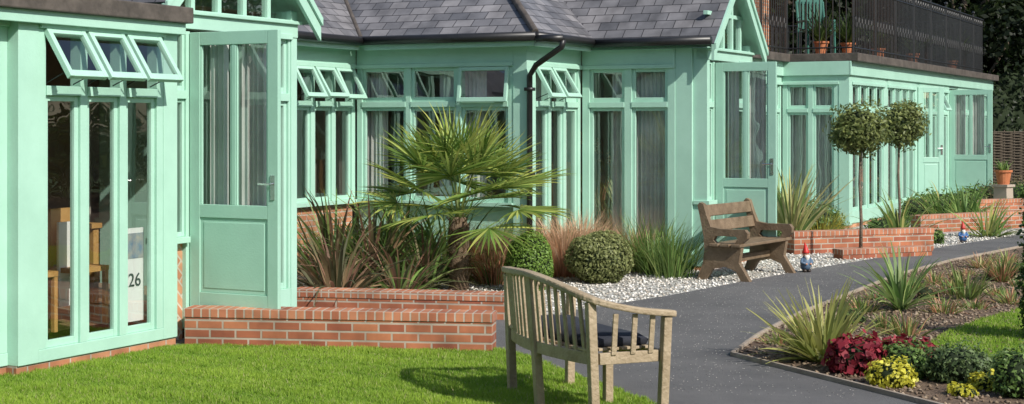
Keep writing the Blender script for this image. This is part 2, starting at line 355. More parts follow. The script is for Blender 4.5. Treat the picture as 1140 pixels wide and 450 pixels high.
def leaf(M,a0,w,z0=.27,h=2.3,curtn=True):
    t=.022; z1=z0+h; st=.105; zl=z0+.82
    woodd.box(M,a0,a0+st,-t,t,z0,z1); woodd.box(M,a0+w-st,a0+w,-t,t,z0,z1)
    woodd.box(M,a0+st,a0+w-st,-t+.001,t-.001,z1-.11,z1); woodd.box(M,a0+st,a0+w-st,-t+.001,t-.001,zl-.06,zl+.05); woodd.box(M,a0+st,a0+w-st,-t+.001,t-.001,z0,z0+.14)
    woodd.box(M,a0+st,a0+w-st,-.009,.009,z0+.14,zl-.06)
    woodd.box(M,a0+st+.035,a0+w-st-.035,-.014,.014,z0+.175,zl-.095)
    m=a0+w/2; woodd.box(M,m-.02,m+.02,-t+.005,t-.005,zl+.05,z1-.11)
    for x0,x1 in ((a0+st,m-.02),(m+.02,a0+w-st)):
        woodd.box(M,x0,x0+.016,-.014,.014,zl+.05,z1-.11); woodd.box(M,x1-.016,x1,-.014,.014,zl+.05,z1-.11)
        glass.face([M@Vector(p) for p in ((x0,0,zl+.05),(x1,0,zl+.05),(x1,0,z1-.11),(x0,0,z1-.11))])
    if curtn: 
        curtain(M,a0+.14,a0+w*.36,zl-.02,z1-.08,b=-.07,fold=.055,amp=.018); curtain(M,a0+w*.54,a0+w*.80,zl-.02,z1-.08,b=-.07,fold=.055,amp=.018)
    hx=a0+w-.05
    chrome.box(M,hx-.02,hx+.02,t,t+.008,z0+.92,z0+1.12); chrome.tube([M@Vector((hx,t+.008,z0+1.05)),M@Vector((hx,t+.05,z0+1.05)),M@Vector((hx-.11,t+.05,z0+1.05))],.009,6)
def gable(t,s0,s1,hinge,lw,slope=1.0,ov=.17,deep=4,sill=.87,lb=None):
    M=MN(t); mid=(s0+s1)/2
    post(s0,t,ds=(0.0,.09)); post(s1,t,ds=(-.09,0.0))
    (lb or brick).box(M,s0+.09,hinge-.05,-.12,.0,0,sill-.05); wood.box(M,s0-.03,hinge-.05,-.12,.09,sill-.05,sill)
    tr=2.05
    wood.box(M,s0+.09,hinge-.05,-.05,.05,tr-.035,tr+.035)
    sash(M,s0+.09,hinge-.05,sill,tr-.035,fw=.03); sash(M,s0+.09,hinge-.05,tr+.035,2.58,fw=.03)
    wood.box(M,hinge-.05,hinge,-.07,.04,0.1,2.58)
    d1_=hinge+lw; wood.box(M,d1_,d1_+.06,-.07,.04,.1,2.58)
    brick.box(M,hinge,d1_,-.1,.02,0,.25)
    run(M,d1_+.06,s1-.09,1,.3,head=2.58,curts=(0,),top=2.6,pw=.03)
    wood.box(M,s0,s1,-.09,.065,2.6,2.76); wood.box(M,s0-.02,s1+.02,.065,.1,2.72,2.75)
    zt=lambda s:2.84+slope*((s1-s0)/2-abs(s-mid))
    k=5
    for i in range(k+1):
        x=s0+.04+(s1-s0-.08)*i/k; h=zt(x)
        wood.box(M,x-.025,x+.025,-.04,.03,2.76,max(2.78,h-.03))
    glass.face([M@Vector(p) for p in ((s0,0,2.76),(s1,0,2.76),(s1,0,2.84),(mid,0,zt(mid)),(s0,0,2.84))])
    wood.box(M,s0+.1,s1-.1,-.035,.025,3.16,3.21)
    zap=zt(mid); 
    for sg in (-1,1):
        e=mid+sg*((s1-s0)/2+ov); ze=2.84-slope*ov
        wood.prism(M,[(mid,zap+.1),(e,ze+.1),(e,ze-.09),(mid,zap-.09)],ov,ov+.035)
        wood.prism(M,[(mid,zap+.12),(e,ze+.12),(e,ze+.05),(mid,zap+.05)],ov+.035,ov+.06)
        A=[M@Vector(p) for p in ((e,ov+.05,ze+.115),(e,-deep,ze+.115),(mid,-deep,zap+.115),(mid,ov+.05,zap+.115))]
        sl=math.hypot((s1-s0)/2+ov,zap-ze)
        slate.face(A,[(0,0),(deep+ov,0),(deep+ov,sl),(0,sl)])
        A2=[a-Z*.05 for a in A]; soff.face(A2[::-1])
slate=MB()
def roof(pts,e,upv):
    P=[ST(*p) for p in pts]; e=Vector(e).normalized(); u=Vector(upv).normalized()
    slate.face(P,[(p.dot(e),p.dot(u)) for p in P])
run(MN(.04),.2,1.56,3,.17,opens={0:34,1:34,2:34},top=2.6)
wood.box(MN(.04),0,.2,-.1,.05,.08,2.6); brick.box(MN(.04),0,.2,-.12,.03,0,.08)
wood.box(MN(.04),1.56,1.73,-.1,.05,.08,2.6); brick.box(MN(.04),1.56,1.73,-.12,.03,0,.08)
run(MN(-.06),-4,0,6,.17,top=2.6,curts=(1,2,4))
wood.box(MN(.04),-4.1,1.75,.075,.12,2.53,2.62)
lead.box(MN(.04),-4.2,1.79,-2.6,.17,2.62,2.75)
gable(-.1,1.73,3.58,2.07,.9,deep=3.3,lb=herr)
leaf(frame(ST(2.075,-.05),N,-D1),0,.9)
wood.box(MN(0),3.48,3.58,-2.34,-.25,0,TOP)
wood.box(MN(0),11.28,11.38,.06,1.5,0,TOP)
run(MN(-2.4),3.6,8.08,10,.87,opens={7:30,8:32,9:28},curts={2:1,4:.5,6:.6,8:.5})
run(MD(8.14),-2.34,-.13,3,.87,opens={2:8},curts={0:.4,1:-.45,2:.35},lowbrick=wood)
post(8.14,0)
run(MN(0),8.27,9.62,3,.3,opens={0:30,1:32},curts={1:.5,2:1})
run(MD(9.68),.06,1.32,2,.3,curts={0:-.4,1:.8},pw=.1)
wood.box(MD(9.68),1.32,1.54,-.1,.035,.08,TOP)
gable(1.67,9.68,11.38,10.0,.78,deep=3.1)
leaf(frame(ST(10.0,1.72),N,-D1),0,.78)
run(MN(0),11.4,18.04,12,.3,curts={0:1,3:1,5:.5,8:1,10:1,11:.6})
run(MD(18.1),.06,1.07,2,.3,curts={0:1,1:.7},pw=.09)
post(18.1,1.2)
run(MN(1.2),18.24,20.6,4,.3,curts={0:.5,1:1,2:.5})
wood.box(MN(1.2),20.6,20.8,-.1,.045,.08,TOP)
run(MN(1.2),20.8,23.2,4,.3,curts={0:.4,1:1,3:1})
wood.box(MN(1.2),23.2,23.5,-.1,.045,.08,TOP)
run(MN(1.2),23.5,26.4,5,.3,curts={0:1,2:.5,3:1},opens={3:25})
wood.box(MN(1.2),26.4,26.5,-.1,.045,.08,TOP)
wood.box(MN(1.2),26.5,27.4,-.08,.04,2.6,TOP)
run(MN(1.2),27.4,31.4,7,.3,curts={1:1,3:1,5:1})
wood.box(MN(1.2),31.4,31.5,-8,.045,0,TOP)
leaf(frame(ST(26.5,1.25),N,-D1),0,.92)
leaf(frame(ST(23.35,1.25),N*.82+D1*.57,N*.57-D1*.82),0,.55,curtn=False)
brick.box(MN(0),-4,31.4,-9.3,-9.1,0,TOP); brick.box(MN(0),-4.2,-4,-9,.0,0,2.6)
fx=MN(0)
wood.box(MN(1.2),18.0,31.6,.06,.1,2.66,2.9); wood.box(MD(18.1),0,1.28,.06,.1,2.66,2.9); wood.box(MN(0),13.6,18.0,.06,.1,2.66,2.9)
lead.box(fx,18.0,31.7,-6,1.42,2.9,3.04); lead.box(fx,13.4,18.0,-6,.22,2.9,3.04)
# roofs
m=.8; zE=2.87; h=2.93
roof([(-4.5,-2.15,zE),(7.89,-2.15,zE),(11.34,-5.6,zE+m*3.45),(-4.5,-5.6,zE+m*3.45)],D1,(-N*1+Z*m))
roof([(-4.5,-9.3,zE),(12,-9.3,zE),(12,-5.6,zE+m*3.45),(-4.5,-5.6,zE+m*3.45)],D1,(N*1+Z*m))
wood.face([ST(-4.4,-2.15,zE),ST(-4.4,-9.3,zE),ST(-4.4,-5.6,zE+m*3.45)])
roof([(7.89,-2.15,zE),(7.89,.25,zE),(7.89+h,.25-h,zE+m*h),(7.89+h,-2.15-h,zE+m*h)],N,(D1+Z*m))
roof([(7.89,.25,zE),(13.75,.25,zE),(7.89+h,.25-h,zE+m*h)],D1,(-N+Z*m))
roof([(13.75,.25,zE),(13.75,-9.3,zE),(7.89+h,-9.3,zE+m*h),(7.89+h,.25-h,zE+m*h)],N,(-D1+Z*m))
lead.tube([ST(7.86,.28,zE+.01),ST(7.89+h,.25-h,zE+m*h+.02)],.045,8)
lead.tube([ST(7.89,-2.15,zE+.005),ST(7.89+2.9,-2.15-2.9,zE+m*2.9)],.03,8)
soff.box(MN(0),3.7,7.85,-2.4,-2.17,2.80,2.835); soff.box(MD(0),-2.3,.22,-8.1,-7.92,2.80,2.835); soff.box(MN(0),8.1,9.6,.06,.22,2.80,2.835)
soff.box(MD(0),.25,1.6,-9.62,-9.46,2.80,2.835)
wood.box(MN(-2.15),3.8,7.86,-.03,-.0,2.72,2.86); wood.box(MD(7.89),-2.1,.25,-.03,.0,2.72,2.86); wood.box(MN(.25),7.9,9.5,-.03,0,2.72,2.86)
def gutter(p,q,r=.055): black.tube([ST(*p),ST(*q)],r,8)
gutter((3.8,-2.1,2.83),(7.84,-2.1,2.83)); gutter((7.84,-2.15,2.835),(7.84,.3,2.83)); gutter((7.84,.3,2.83),(9.45,.3,2.83)); gutter((9.44,.3,2.82),(9.44,1.86,2.82))
black.tube([ST(7.9,.62,2.78),ST(7.9,.6,2.7),ST(8.0,.22,2.5),ST(8.07,.1,2.38),ST(8.07,.1,1.2),ST(8.07,.1,.1)],.036,8)
black.tube([ST(7.84,.3,2.8),ST(7.9,.62,2.8)],.045,8)
for z in (2.2,1.2): black.box(MN(0),8.02,8.12,.05,.15,z,z+.04)
# interior
fl=[(-4,-.1),(3.5,-.2),(3.5,-2.5),(8.2,-2.5),(8.2,-.08),(9.72,-.08),(9.72,1.58),(11.28,1.58),(11.28,-.1),(18.15,-.1),(18.15,1.1),(31.4,1.1),(31.4,-9.1),(-4,-9.1)]
cl_=[(-4,-2.6),(1.8,-2.6),(1.8,-.2)]+fl[1:]
def poly3(name,pts,z,mat):
    ob=sheet(name,[(ST(*p).x,ST(*p).y) for p in pts],z,mat); ob.parent=B
poly3('interior_floor',fl,.24,M_floor); poly3('ceiling',cl_,2.82,M_int)
for s,t0,t1 in ((3.45,-5,-2.5),(6.0,-5,-2.6),(8.4,-5,-2.6),(11.5,-5,-.2),(15,-4,-.2),(18.3,-4,0),(20.7,-4,1.0),(23.3,-4,1),(26.4,-4,.3),(29,-4,1)): interior.box(MN(0),s,s+.08,t0,t1,.24,2.8)
interior.box(MN(0),-4,31,-4.1,-4,.24,2.8)
interior.done('interior_walls',M_int,B)
fr=MB(); M=MN(0)
fr.box(M,.1,1.5,-1.3,-.5,.96,1.0)
for a in (.15,1.42):
    for b in (-1.25,-.58): fr.box(M,a,a+.06,b,b+.06,.24,.96)
for a in (.25,.8):
    fr.box(M,a,a+.36,-.42,-.38,.72,1.15)
    for k in (0,.325):
        fr.box(M,a+k,a+k+.035,-.42,-.385,.24,.72)
        fr.box(M,a+k,a+k+.035,-.16,-.125,.24,.66)
    fr.box(M,a,a+.36,-.42,-.12,.66,.7)
fr.box(M,-1,3.3,-3.95,-3.6,.24,2.0)
for a,b,t0,t1 in ((5,5.8,-3.6,-3.2),(8.6,9.4,-3.5,-3.0),(9.0,9.6,-2,-1.4),(9.9,10.8,-.9,-.5),(19,20,-2,-1.4),(21,22,-2,-1.4)): fr.box(M,a,b,t0,t1,.24,1.3)
fr.done('dining_table_and_chairs',M_furn,B)
ps=MB(); ps.box(M,1.225,1.475,-.055,-.04,.24,.98); ps.box(M,.78,.98,-.3,-.28,.4,1.05); ps.done('poster',mk('paper',(.74,.74,.72),(.82,.82,.79),3,.8),B)
cu=bpy.data.curves.new('poster_number','FONT'); cu.body='26'; cu.size=.15; cu.extrude=.001; cu.materials.append(M_black)
to=bpy.data.objects.new('poster_number',cu); COL.objects.link(to); p=ST(1.285,-.034,.52)
Mt=Matrix.Identity(4)
for i in range(3): Mt[i][0]=D1[i]; Mt[i][1]=Z[i]; Mt[i][2]=N[i]; Mt[i][3]=p[i]
to.matrix_world=Mt; to.parent=B
pr=MB(); pr.box(M,1.24,1.46,-.04,-.036,.74,.94); pr.done('poster_band',mk('poster_photo',(.12,.2,.32),(.4,.36,.3),12,.8),B)
rail=MB()
def railing(p,q,z0=3.04,h=1.3,step=.11):
    p=ST(*p);q=ST(*q); L=(q-p).length; d=(q-p).normalized()
    for z in (z0+.1,z0+h-.16,z0+h): rail.tube([p+Z*z,q+Z*z],.016 if z<z0+h else .024,6)
    n=int(L/step)
    for i in range(n+1):
        a=p+d*(L*i/n); r=.022 if i%14==0 else .010; rail.tube([a+Z*z0,a+Z*(z0+h+(.08 if i%14==0 else 0))],r,5,cap=False)
        if i%14==0: rail.ball(a+Z*(z0+h+.1),.04,.04,.04,8,6)
        elif i%2==0:
            c=a+Z*(z0+h-.08); rail.tube([c+d*.045*math.cos(k*math.pi/4)+Z*.06*math.sin(k*math.pi/4) for k in range(9)],.006,4,cap=False)
            c=a+Z*(z0+.55); rail.tube([c+d*.05*math.cos(k*math.pi/4)+Z*.11*math.sin(k*math.pi/4) for k in range(9)],.007,4,cap=False)
railing((18.12,1.3),(30.2,1.3)); railing((18.12,.12),(18.12,1.3)); railing((13.6,.12),(18.12,.12)); railing((30.2,-4),(30.2,1.3))
rail.done('balcony_railing',M_black,B)
ub=MB(); ub.box(MN(0),20.6,21.9,-2.8,-1.4,3.04,6.5); ub.done('brick_chimney_stack',M_brick,B)
ub=MB(); ub.box(MN(0),14,20.5,-6,-3.5,3.04,6); ub.done('upper_storey',M_brick,B)
ub=MB(); ub.box(MN(0),13.7,20.7,-6.3,-3.2,6,6.15); ub.done('upper_roof_edge',M_lead,B)
wood.done('timber_frame',M_mint,B,bevel=.004); woodd.done('open_doors',M_mint_shade,B,bevel=.004); glass.done('glazing',M_glass,B)
brick.done('brick_plinth',M_brick,B); herr.done('herringbone_panel',M_herr,B); curt.done('curtains',M_curt,B,smooth=False)
lead.done('flat_roof_and_leadwork',M_lead,B,bevel=.01); black.done('gutters_and_downpipe',M_black,B,smooth=True); soff.done('soffits',M_mint,B); slate.done('slate_roof',M_slate,B); chrome.done('door_handles',M_metal,B)
# ------------------------------------------------------------ brick planter walls
def bwall(p,q,h,th=.22):
    r=empty('brick_planter_wall'); a=Vector((*p,0));b=Vector((*q,0));d=(b-a).normalized();n=Vector((d.y,-d.x,0)); L=(b-a).length
    w=MB(); w.box(frame(a,d,n),0,L,-th,0,0,h-.075); w.done('brick_courses',M_brickw,r,bevel=.004)
    c=MB(); c.box(frame(a,d,n),-.008,L+.008,-th-.008,.008,h-.073,h); c.done('brick_coping',M_bricktop,r,bevel=.006)
bwall((-2.66,12.4),(-.157,12.05),.31)
bwall((-2.07,14.4),(.04,13.97),.25)
bwall((3.9,21.1),(6.05,21.9),.32); bwall((4.4,20.3),(5.75,20.9),.14)
bwall((1.95,19.6),(2.7,19.3),.2)
bwall(at(1025,25.2),at(1140,26.6),.3); bwall(at(1015,29),at(1150,30),.35)
# ------------------------------------------------------------ curved bench
bn=empty('curved_garden_bench')
ax=Vector((-.394,.919,0)).normalized(); fa=Vector((ax.y,-ax.x,0)); bo=Vector((.44,9.1,0)); 
def bp(l,f,z): return bo+ax*l+fa*f+Z*z
BM=frame(bo,ax,fa)
def catmull(P,k=6):
    P=[Vector(p) for p in P]; Q=[P[0]]+P+[P[-1]]; out=[]
    for i in range(1,len(Q)-2):
        for j in range(k):
            t=j/k; a,b,c,d=Q[i-1],Q[i],Q[i+1],Q[i+2]
            out.append(.5*((2*b)+(c-a)*t+(2*a-5*b+4*c-d)*t*t+(3*b-a-3*c+d)*t**3))
    out.append(P[-1]); return out
def sweep(mb,pts,w,h):
    n=len(pts); i0=len(mb.v)
    for i,p in enumerate(pts):
        d=pts[min(i+1,n-1)]-pts[max(i-1,0)]; d.z=0; d.normalize(); s=Vector((d.y,-d.x,0))
        for a,b in ((-1,-1),(1,-1),(1,1),(-1,1)): mb.v.append(tuple(p+s*a*w/2+Z*b*h/2))
    for i in range(n-1):
        for k in range(4):
            k2=(k+1)%4; a=i0+4*i; mb.f.append((a+k,a+4+k,a+4+k2,a+k2)); mb.uv.append([(0,0)]*4)
    mb.f.append((i0,i0+1,i0+2,i0+3)); mb.uv.append([(0,0)]*4); e=i0+4*(n-1); mb.f.append((e+3,e+2,e+1,e)); mb.uv.append([(0,0)]*4)
rp=catmull([(-.055,.57,.655),(-.07,.3,.69),(-.02,.04,.755),(.3,-.07,.83),(.62,-.1,.86),(.95,-.07,.85),(1.27,.04,.82),(1.32,.3,.72),(1.31,.57,.66)])
w=MB(); sweep(w,[bp(*p) for p in rp],.066,.04); w.done('top_rail',M_wood,bn,bevel=.01)
def pst(mb,l0,f0,z0,l1,f1,z1,a=.055,b=.055):
    P=[bp(l0,f0,z0),bp(l1,f1,z1)]; i0=len(mb.v)
    for p in P:
        for x,y in ((-1,-1),(1,-1),(1,1),(-1,1)): mb.v.append(tuple(p+ax*x*a/2+fa*y*b/2))
    for k in range(4):
        k2=(k+1)%4; mb.f.append((i0+k,i0+k2,i0+4+k2,i0+4+k)); mb.uv.append([(0,0)]*4)
    mb.f.append((i0+3,i0+2,i0+1,i0)); mb.f.append((i0+4,i0+5,i0+6,i0+7)); mb.uv+=[[(0,0)]*4]*2
lg=MB()
pst(lg,0,.06,0,0,.03,.74); pst(lg,.62,-.02,0,.62,-.08,.845); pst(lg,1.25,.06,0,1.25,.03,.80)
pst(lg,-.03,.5,0,-.05,.52,.64); pst(lg,1.28,.5,0,1.30,.52,.645); pst(lg,.62,.46,0,.62,.46,.40)
lg.done('legs',M_wood,bn,bevel=.006)
st=MB()
def backf(l): return -.075+.105*((l-.62)/.63)**2
def railz(l): return min(rp,key=lambda p:abs(p[0]-l) if p[1]<.1 else 9)[2]
for i in range(1,16):
    l=i*1.25/16
    if abs(l-.62)<.04: continue
    pst(st,l,backf(l)+.03,.40,l,backf(l)-.01,railz(l)-.012,.038,.014)
for l,s in ((-.03,1),(1.29,1)):
    for f in (.17,.3,.42): pst(st,l,f,.42,l-.03*s*(1 if l<0 else -1),f,.68-.05*f,.014,.034)
st.done('back_slats',M_wood,bn,bevel=.003)
se=MB()
sweep(se,[bp(l,backf(l)+.03,.40) for l in np.linspace(0,1.25,12)],.028,.075)
sweep(se,[bp(l,.49-.04*(1-((l-.62)/.63)**2),.40) for l in np.linspace(-.02,1.27,12)],.028,.075)
for l in (-.015,1.265): se.box(BM,l-.014,l+.014,.08,.48,.365,.435)
for k in range(6):
    f=.06+k*.078; sweep(se,[bp(l,f-.05*(1-((l-.62)/.63)**2),.448) for l in np.linspace(.03,1.22,10)],.062,.018)
se.done('seat',M_wood,bn,bevel=.004)
cs=MB()
L_=np.linspace(.06,1.19,14); i0=len(cs.v)
for l in L_:
    b0=.05-.05*(1-((l-.62)/.63)**2); e=min(1,(min(l-.06,1.19-l))/.05+.35)
    for f,z in ((0,.02),(.012,0),(.40,0),(.415,.03),(.40,.03+.03*e),(.2,.035+.035*e),(.015,.03+.03*e)): cs.v.append(tuple(bp(l,b0+f,.46+z)))
for i in range(len(L_)-1):
    for k in range(7):
        k2=(k+1)%7; a=i0+7*i; cs.f.append((a+k,a+7+k,a+7+k2,a+k2)); cs.uv.append([(0,0)]*4)
cs.f.append(tuple(i0+k for k in range(7))); cs.uv.append([(0,0)]*7); e=i0+7*(len(L_)-1); cs.f.append(tuple(e+k for k in range(7))[::-1]); cs.uv.append([(0,0)]*7)
cs.done('cushion',M_cush,bn,smooth=True)
# ------------------------------------------------------------ park bench by path
pb=empty('park_bench')
b0=Vector((*gp(803,313),0)); pa=Vector((.56,.83,0)).normalized(); pf=Vector((pa.y,-pa.x,0)); PM=frame(b0,pf,-pa)
prof=[(-.30,0),(-.19,0),(-.10,.14),(.07,.17),(.20,.12),(.27,0),(.38,0),(.30,.12),(.235,.22),(.26,.36),(.27,.44),(.34,.50),(.345,.56),(.31,.6),(-.0,.60),(-.12,.62),(-.17,.74),(-.215,.88),(-.26,.9),(-.29,.87),(-.25,.70),(-.21,.5),(-.20,.36),(-.22,.2)]
prof2=[(-.06,.52),(.2,.52),(.22,.49),(.17,.42),(-.04,.42),(-.09,.47)]
wb=MB()
def endframe(b):
    bm=bmesh.new()
    ov=[bm.verts.new((p[0],0,p[1])) for p in prof]; hv=[bm.verts.new((p[0],0,p[1])) for p in prof2]
    es=[bm.edges.new((ov[i],ov[(i+1)%len(ov)])) for i in range(len(ov))]+[bm.edges.new((hv[i],hv[(i+1)%len(hv)])) for i in range(len(hv))]
    bmesh.ops.triangle_fill(bm,edges=es,use_beauty=True)
    for f in bm.faces:
        ps_=[v.co.copy() for v in f.verts]
        wb.face([PM@Vector((p.x,b,p.z)) for p in ps_]); wb.face([PM@Vector((p.x,b+.075,p.z)) for p in ps_][::-1])
    for e in bm.edges:
        if len(e.link_faces)==1:
            p,q=[v.co for v in e.verts]; wb.face([PM@Vector((p.x,b,p.z)),PM@Vector((q.x,b,q.z)),PM@Vector((q.x,b+.075,q.z)),PM@Vector((p.x,b+.075,p.z))])
    bm.free()
endframe(-.04); endframe(-1.28)
wb.done('end_frames',M_wood2,pb)
sl=MB()
for a in (-.12,.02,.16): sl.box(PM,a,a+.12,-1.36,.09,.40,.435)
for z,a in ((.56,-.155),(.735,-.2)):
    Ms=PM@Matrix.Translation((a,0,z))@Matrix.Rotation(math.radians(-14),4,'Y'); sl.box(Ms,-.018,.018,-1.24,-.005,-.0,.135)
sl.box(PM,-.02,.06,-1.24,-.0,.2,.28)
sl.done('slats',M_wood2,pb,bevel=.008)
# ------------------------------------------------------------ garden gnomes
def gnome(p,ang,H=.36,coat=(.05,.12,.35),hat=(.5,.02,.015)):
    g=empty('garden_gnome'); k=H/.36; p=Vector((*p,.01)); f=Vector((math.cos(ang),math.sin(ang),0)); s=Vector((-f.y,f.x,0))
    def m_(n,c,r=.5): return mk(n,c,[x*1.15 for x in c],15,r)
    b=MB(); b.lathe(p,[(.001,.03*k),(.055*k,.035*k),(.068*k,.08*k),(.066*k,.12*k),(.05*k,.17*k),(.03*k,.195*k),(.001,.2*k)],16,1,.9)
    for sg in (-1,1): b.tube([p+s*sg*.05*k+Z*.165*k,p+s*sg*.075*k+Z*.12*k+f*.02*k,p+s*sg*.03*k+f*.062*k+Z*.105*k],[.022*k,.02*k,.015*k],8)
    b.done('coat',m_('gnome_coat',coat),g,smooth=True)
    b=MB()
    for sg in (-1,1): b.ball(p+s*sg*.03*k+f*.025*k+Z*.02*k,.028*k,.028*k,.022*k); b.tube([p+s*sg*.028*k+Z*.02*k,p+s*sg*.028*k+Z*.06*k],.02*k,8)
    b.done('boots',m_('gnome_boot',(.03,.02,.015)),g,smooth=True)
    b=MB(); b.ball(p+Z*.215*k,.037*k,.037*k,.038*k); b.ball(p+f*.038*k+Z*.213*k,.011*k,.011*k,.01*k,8,6)
    for sg in (-1,1): b.ball(p+s*sg*.037*k+Z*.213*k,.008*k,.008*k,.012*k,8,6); b.ball(p+s*sg*.03*k+f*.066*k+Z*.104*k,.014*k,.014*k,.013*k,8,6)
    b.done('face_and_hands',m_('gnome_skin',(.5,.26,.17)),g,smooth=True)
    b=MB()
    for sg in (-1,1): b.ball(p+s*sg*.013*k+f*.034*k+Z*.224*k,.004*k,.004*k,.005*k,6,4)
    b.done('eyes',M_black,g)
    b=MB(); b.lathe(p+f*.028*k+Z*.12*k,[(.001,0),(.02*k,.025*k),(.033*k,.06*k),(.034*k,.08*k),(.02*k,.09*k),(.001,.092*k)],12); b.done('beard',m_('gnome_beard',(.7,.68,.62),.8),g,smooth=True)
    b=MB(); b.tube([p+Z*.232*k,p+Z*.245*k,p+Z*.29*k-f*.003*k,p+Z*.33*k-f*.014*k,p+Z*.36*k-f*.03*k],[.044*k,.042*k,.028*k,.014*k,.003*k],12); b.done('pointed_hat',m_('gnome_hat',hat),g,smooth=True)
gnome(gp(897,304),-1.2,.36,coat=(.08,.13,.2)); gnome(gp(1072,271),-1.5,.33,coat=(.05,.13,.3),hat=(.45,.03,.02))
# ------------------------------------------------------------ palm
def palm(p,h=.8,R_=1.0):
    g=empty('fan_palm'); p=Vector((*p,0)); top=p+Z*h
    t=MB(); t.tube([p,p+Z*.12,p+Z*.4,p+Z*h*.85,top],[.12,.1,.11,.115,.07],14); t.done('trunk',M_fib,g,smooth=True)
    fb=FB()
    for i in range(200):
        a=R(0,6.28); z=R(.05,h); fb.strap(p+Vector((math.cos(a)*.1,math.sin(a)*.1,z)),a,R(.7,1.4),R(.06,.15),.02,R(0,1.2),vary((.15,.1,.055)),3)
    nf=32
    for i in range(nf):
        az=i*2.39996; f=i/(nf-1); el=math.radians(84-76*f+R(-6,6)); pl=R_*(.46+.16*R(0,1)); 
        e=fb.strap(top-Z*.05,az,el,pl,.022,.3,vary((.2,.26,.07),.15),6,prof=lambda x:1-.4*x)
        e_el=el-.28; d=Vector((math.cos(e_el)*math.cos(az),math.cos(e_el)*math.sin(az),math.sin(e_el))); s=Vector((-math.sin(az),math.cos(az),0))
        sp=math.radians(95); n=28; tilt=R(-.35,.35); nn=d.cross(s); s2=s*math.cos(tilt)+nn*math.sin(tilt)
        ln=R_*.56*R(.85,1.1)
        for k in range(n):
            a=-sp+2*sp*k/(n-1); dd=(d*math.cos(a)+s2*math.sin(a)).normalized()
            az2=math.atan2(dd.y,dd.x); el2=math.asin(max(-1,min(1,dd.z)))
            L=ln*(.72+.28*math.cos(a*.8)); c=vary((.33,.42,.11) if R(0,1)<.5 else (.14,.24,.05),.25)
            fb.strap(e,az2,el2,L,.032,R(.1,.6),c,5,tipc=[c[0]*1.35,c[1]*1.15,c[2]],roll=R(-.4,.4)+(.7 if k%2 else -.7)*.6,prof=lambda x:(.35+1.3*x) if x<.5 else max(.03,(1-x)*2))
    fb.done('fronds',None,g)
palm(gp(511,324),.8,1.14)
# ------------------------------------------------------------ strap-leaved plants
def spiky(name,p,n,L,W,cols,el=(25,85),droop=.6,z=0,spread=.06,segs=6,tip=None):
    fb=FB()
    for i in range(n):
        a=R(0,6.283); e=math.radians(R(*el)); r=R(0,spread)
        fb.strap((p[0]+r*math.cos(a),p[1]+r*math.sin(a),z),a,e,L*R(.6,1.1),W*R(.7,1.15),droop*R(.4,1.5),vary(random.choice(cols)),segs,tipc=tip,roll=R(-.5,.5))
    return fb.done(name)
BR=[(.27,.15,.1),(.17,.15,.07),(.33,.23,.13),(.12,.12,.06)]
GR=[(.17,.28,.07),(.27,.36,.11),(.12,.2,.05)]
YG=[(.42,.45,.13),(.22,.32,.08),(.48,.47,.17),(.16,.24,.06)]
spiky('bronze_flax_plant',(-1.75,15.2),130,1.0,.04,BR,(20,85),1.3,spread=.15)
spiky('bronze_flax_plant',(-1.5,16.4),120,1.15,.045,BR+GR,(35,88),1.0,spread=.15)
spiky('green_flax_plant',(-1.95,16.8),100,1.25,.045,GR+BR,(40,88),.9,spread=.2)
spiky('bronze_flax_plant',(-1.15,15.7),110,.9,.032,GR+BR,(10,80),1.2,spread=.12)
spiky('green_flax_plant',(-.75,17.6),90,1.15,.045,GR,(30,88),1,spread=.2)
spiky('green_flax_plant',(-1.3,18),90,1.2,.045,GR,(30,88),1,spread=.2)
spiky('bronze_flax_plant',(-.95,16.6),80,.95,.035,BR+GR,(20,85),1.1,spread=.15)
def tuft(name,p,n,L,cols,el=(50,88),droop=1.0,W=.012,spread=.1,tip=None): return spiky(name,p,n,L,W,cols,el,droop,spread=spread,segs=4,tip=tip)
DRY=[(.6,.31,.18),(.68,.4,.25),(.48,.23,.13),(.42,.27,.15)]
tp=(.72,.5,.33)
tuft('russet_ornamental_grass',gp(550,316),1200,.66,DRY,(42,88),1.1,.013,spread=.2,tip=tp); tuft('russet_ornamental_grass',gp(628,308),1200,.74,DRY,(42,88),1.1,.013,spread=.25,tip=tp)
tuft('russet_ornamental_grass',gp(648,302),900,.78,DRY,(42,88),1.1,.013,spread=.25,tip=tp); tuft('russet_ornamental_grass',gp(706,300),800,.62,DRY,(42,88),1.1,.013,spread=.22,tip=tp); tuft('russet_ornamental_grass',gp(572,304),900,.72,DRY,(42,88),1.1,.013,spread=.22,tip=tp)
RE=[(.33,.4,.14),(.22,.3,.09),(.45,.44,.2)]
tuft('tall_reed_grass',gp(712,288),380,1.25,RE,(62,89),.5,.018,spread=.28)
tuft('tall_reed_grass',gp(690,282),340,1.3,RE,(62,89),.5,.018,spread=.28)
tuft('tall_reed_grass',gp(655,283),260,1.3,RE+DRY,(66,89),.5,.014,spread=.2)
tuft('tall_reed_grass',gp(615,286),320,1.0,GR,(55,89),.8,.018,spread=.25)
tuft('blue_fescue_grass',gp(739,297),380,.4,[(.36,.46,.38),(.45,.53,.42)],(40,88),.9)
tuft('green_grass_clump',gp(455,302),400,.55,GR,(40,88),1,.014,spread=.3)
tuft('green_grass_clump',gp(480,296),300,.5,GR,(40,88),1,.014,spread=.3)
kf=FB()
for i in range(14):
    x,y=gp(R(630,690),R(282,292)); e=kf.strap((x,y,0),R(0,6),1.5,R(1.0,1.3),.012,.1,(.3,.3,.12),3)
    for k in range(34): 
        a=R(0,6.28); kf.strap(tuple(e-Z*R(0,.16)),a,-.4,.045,.02,.5,vary((.72,.54,.3)),2)
kf.done('seed_head_flowers')
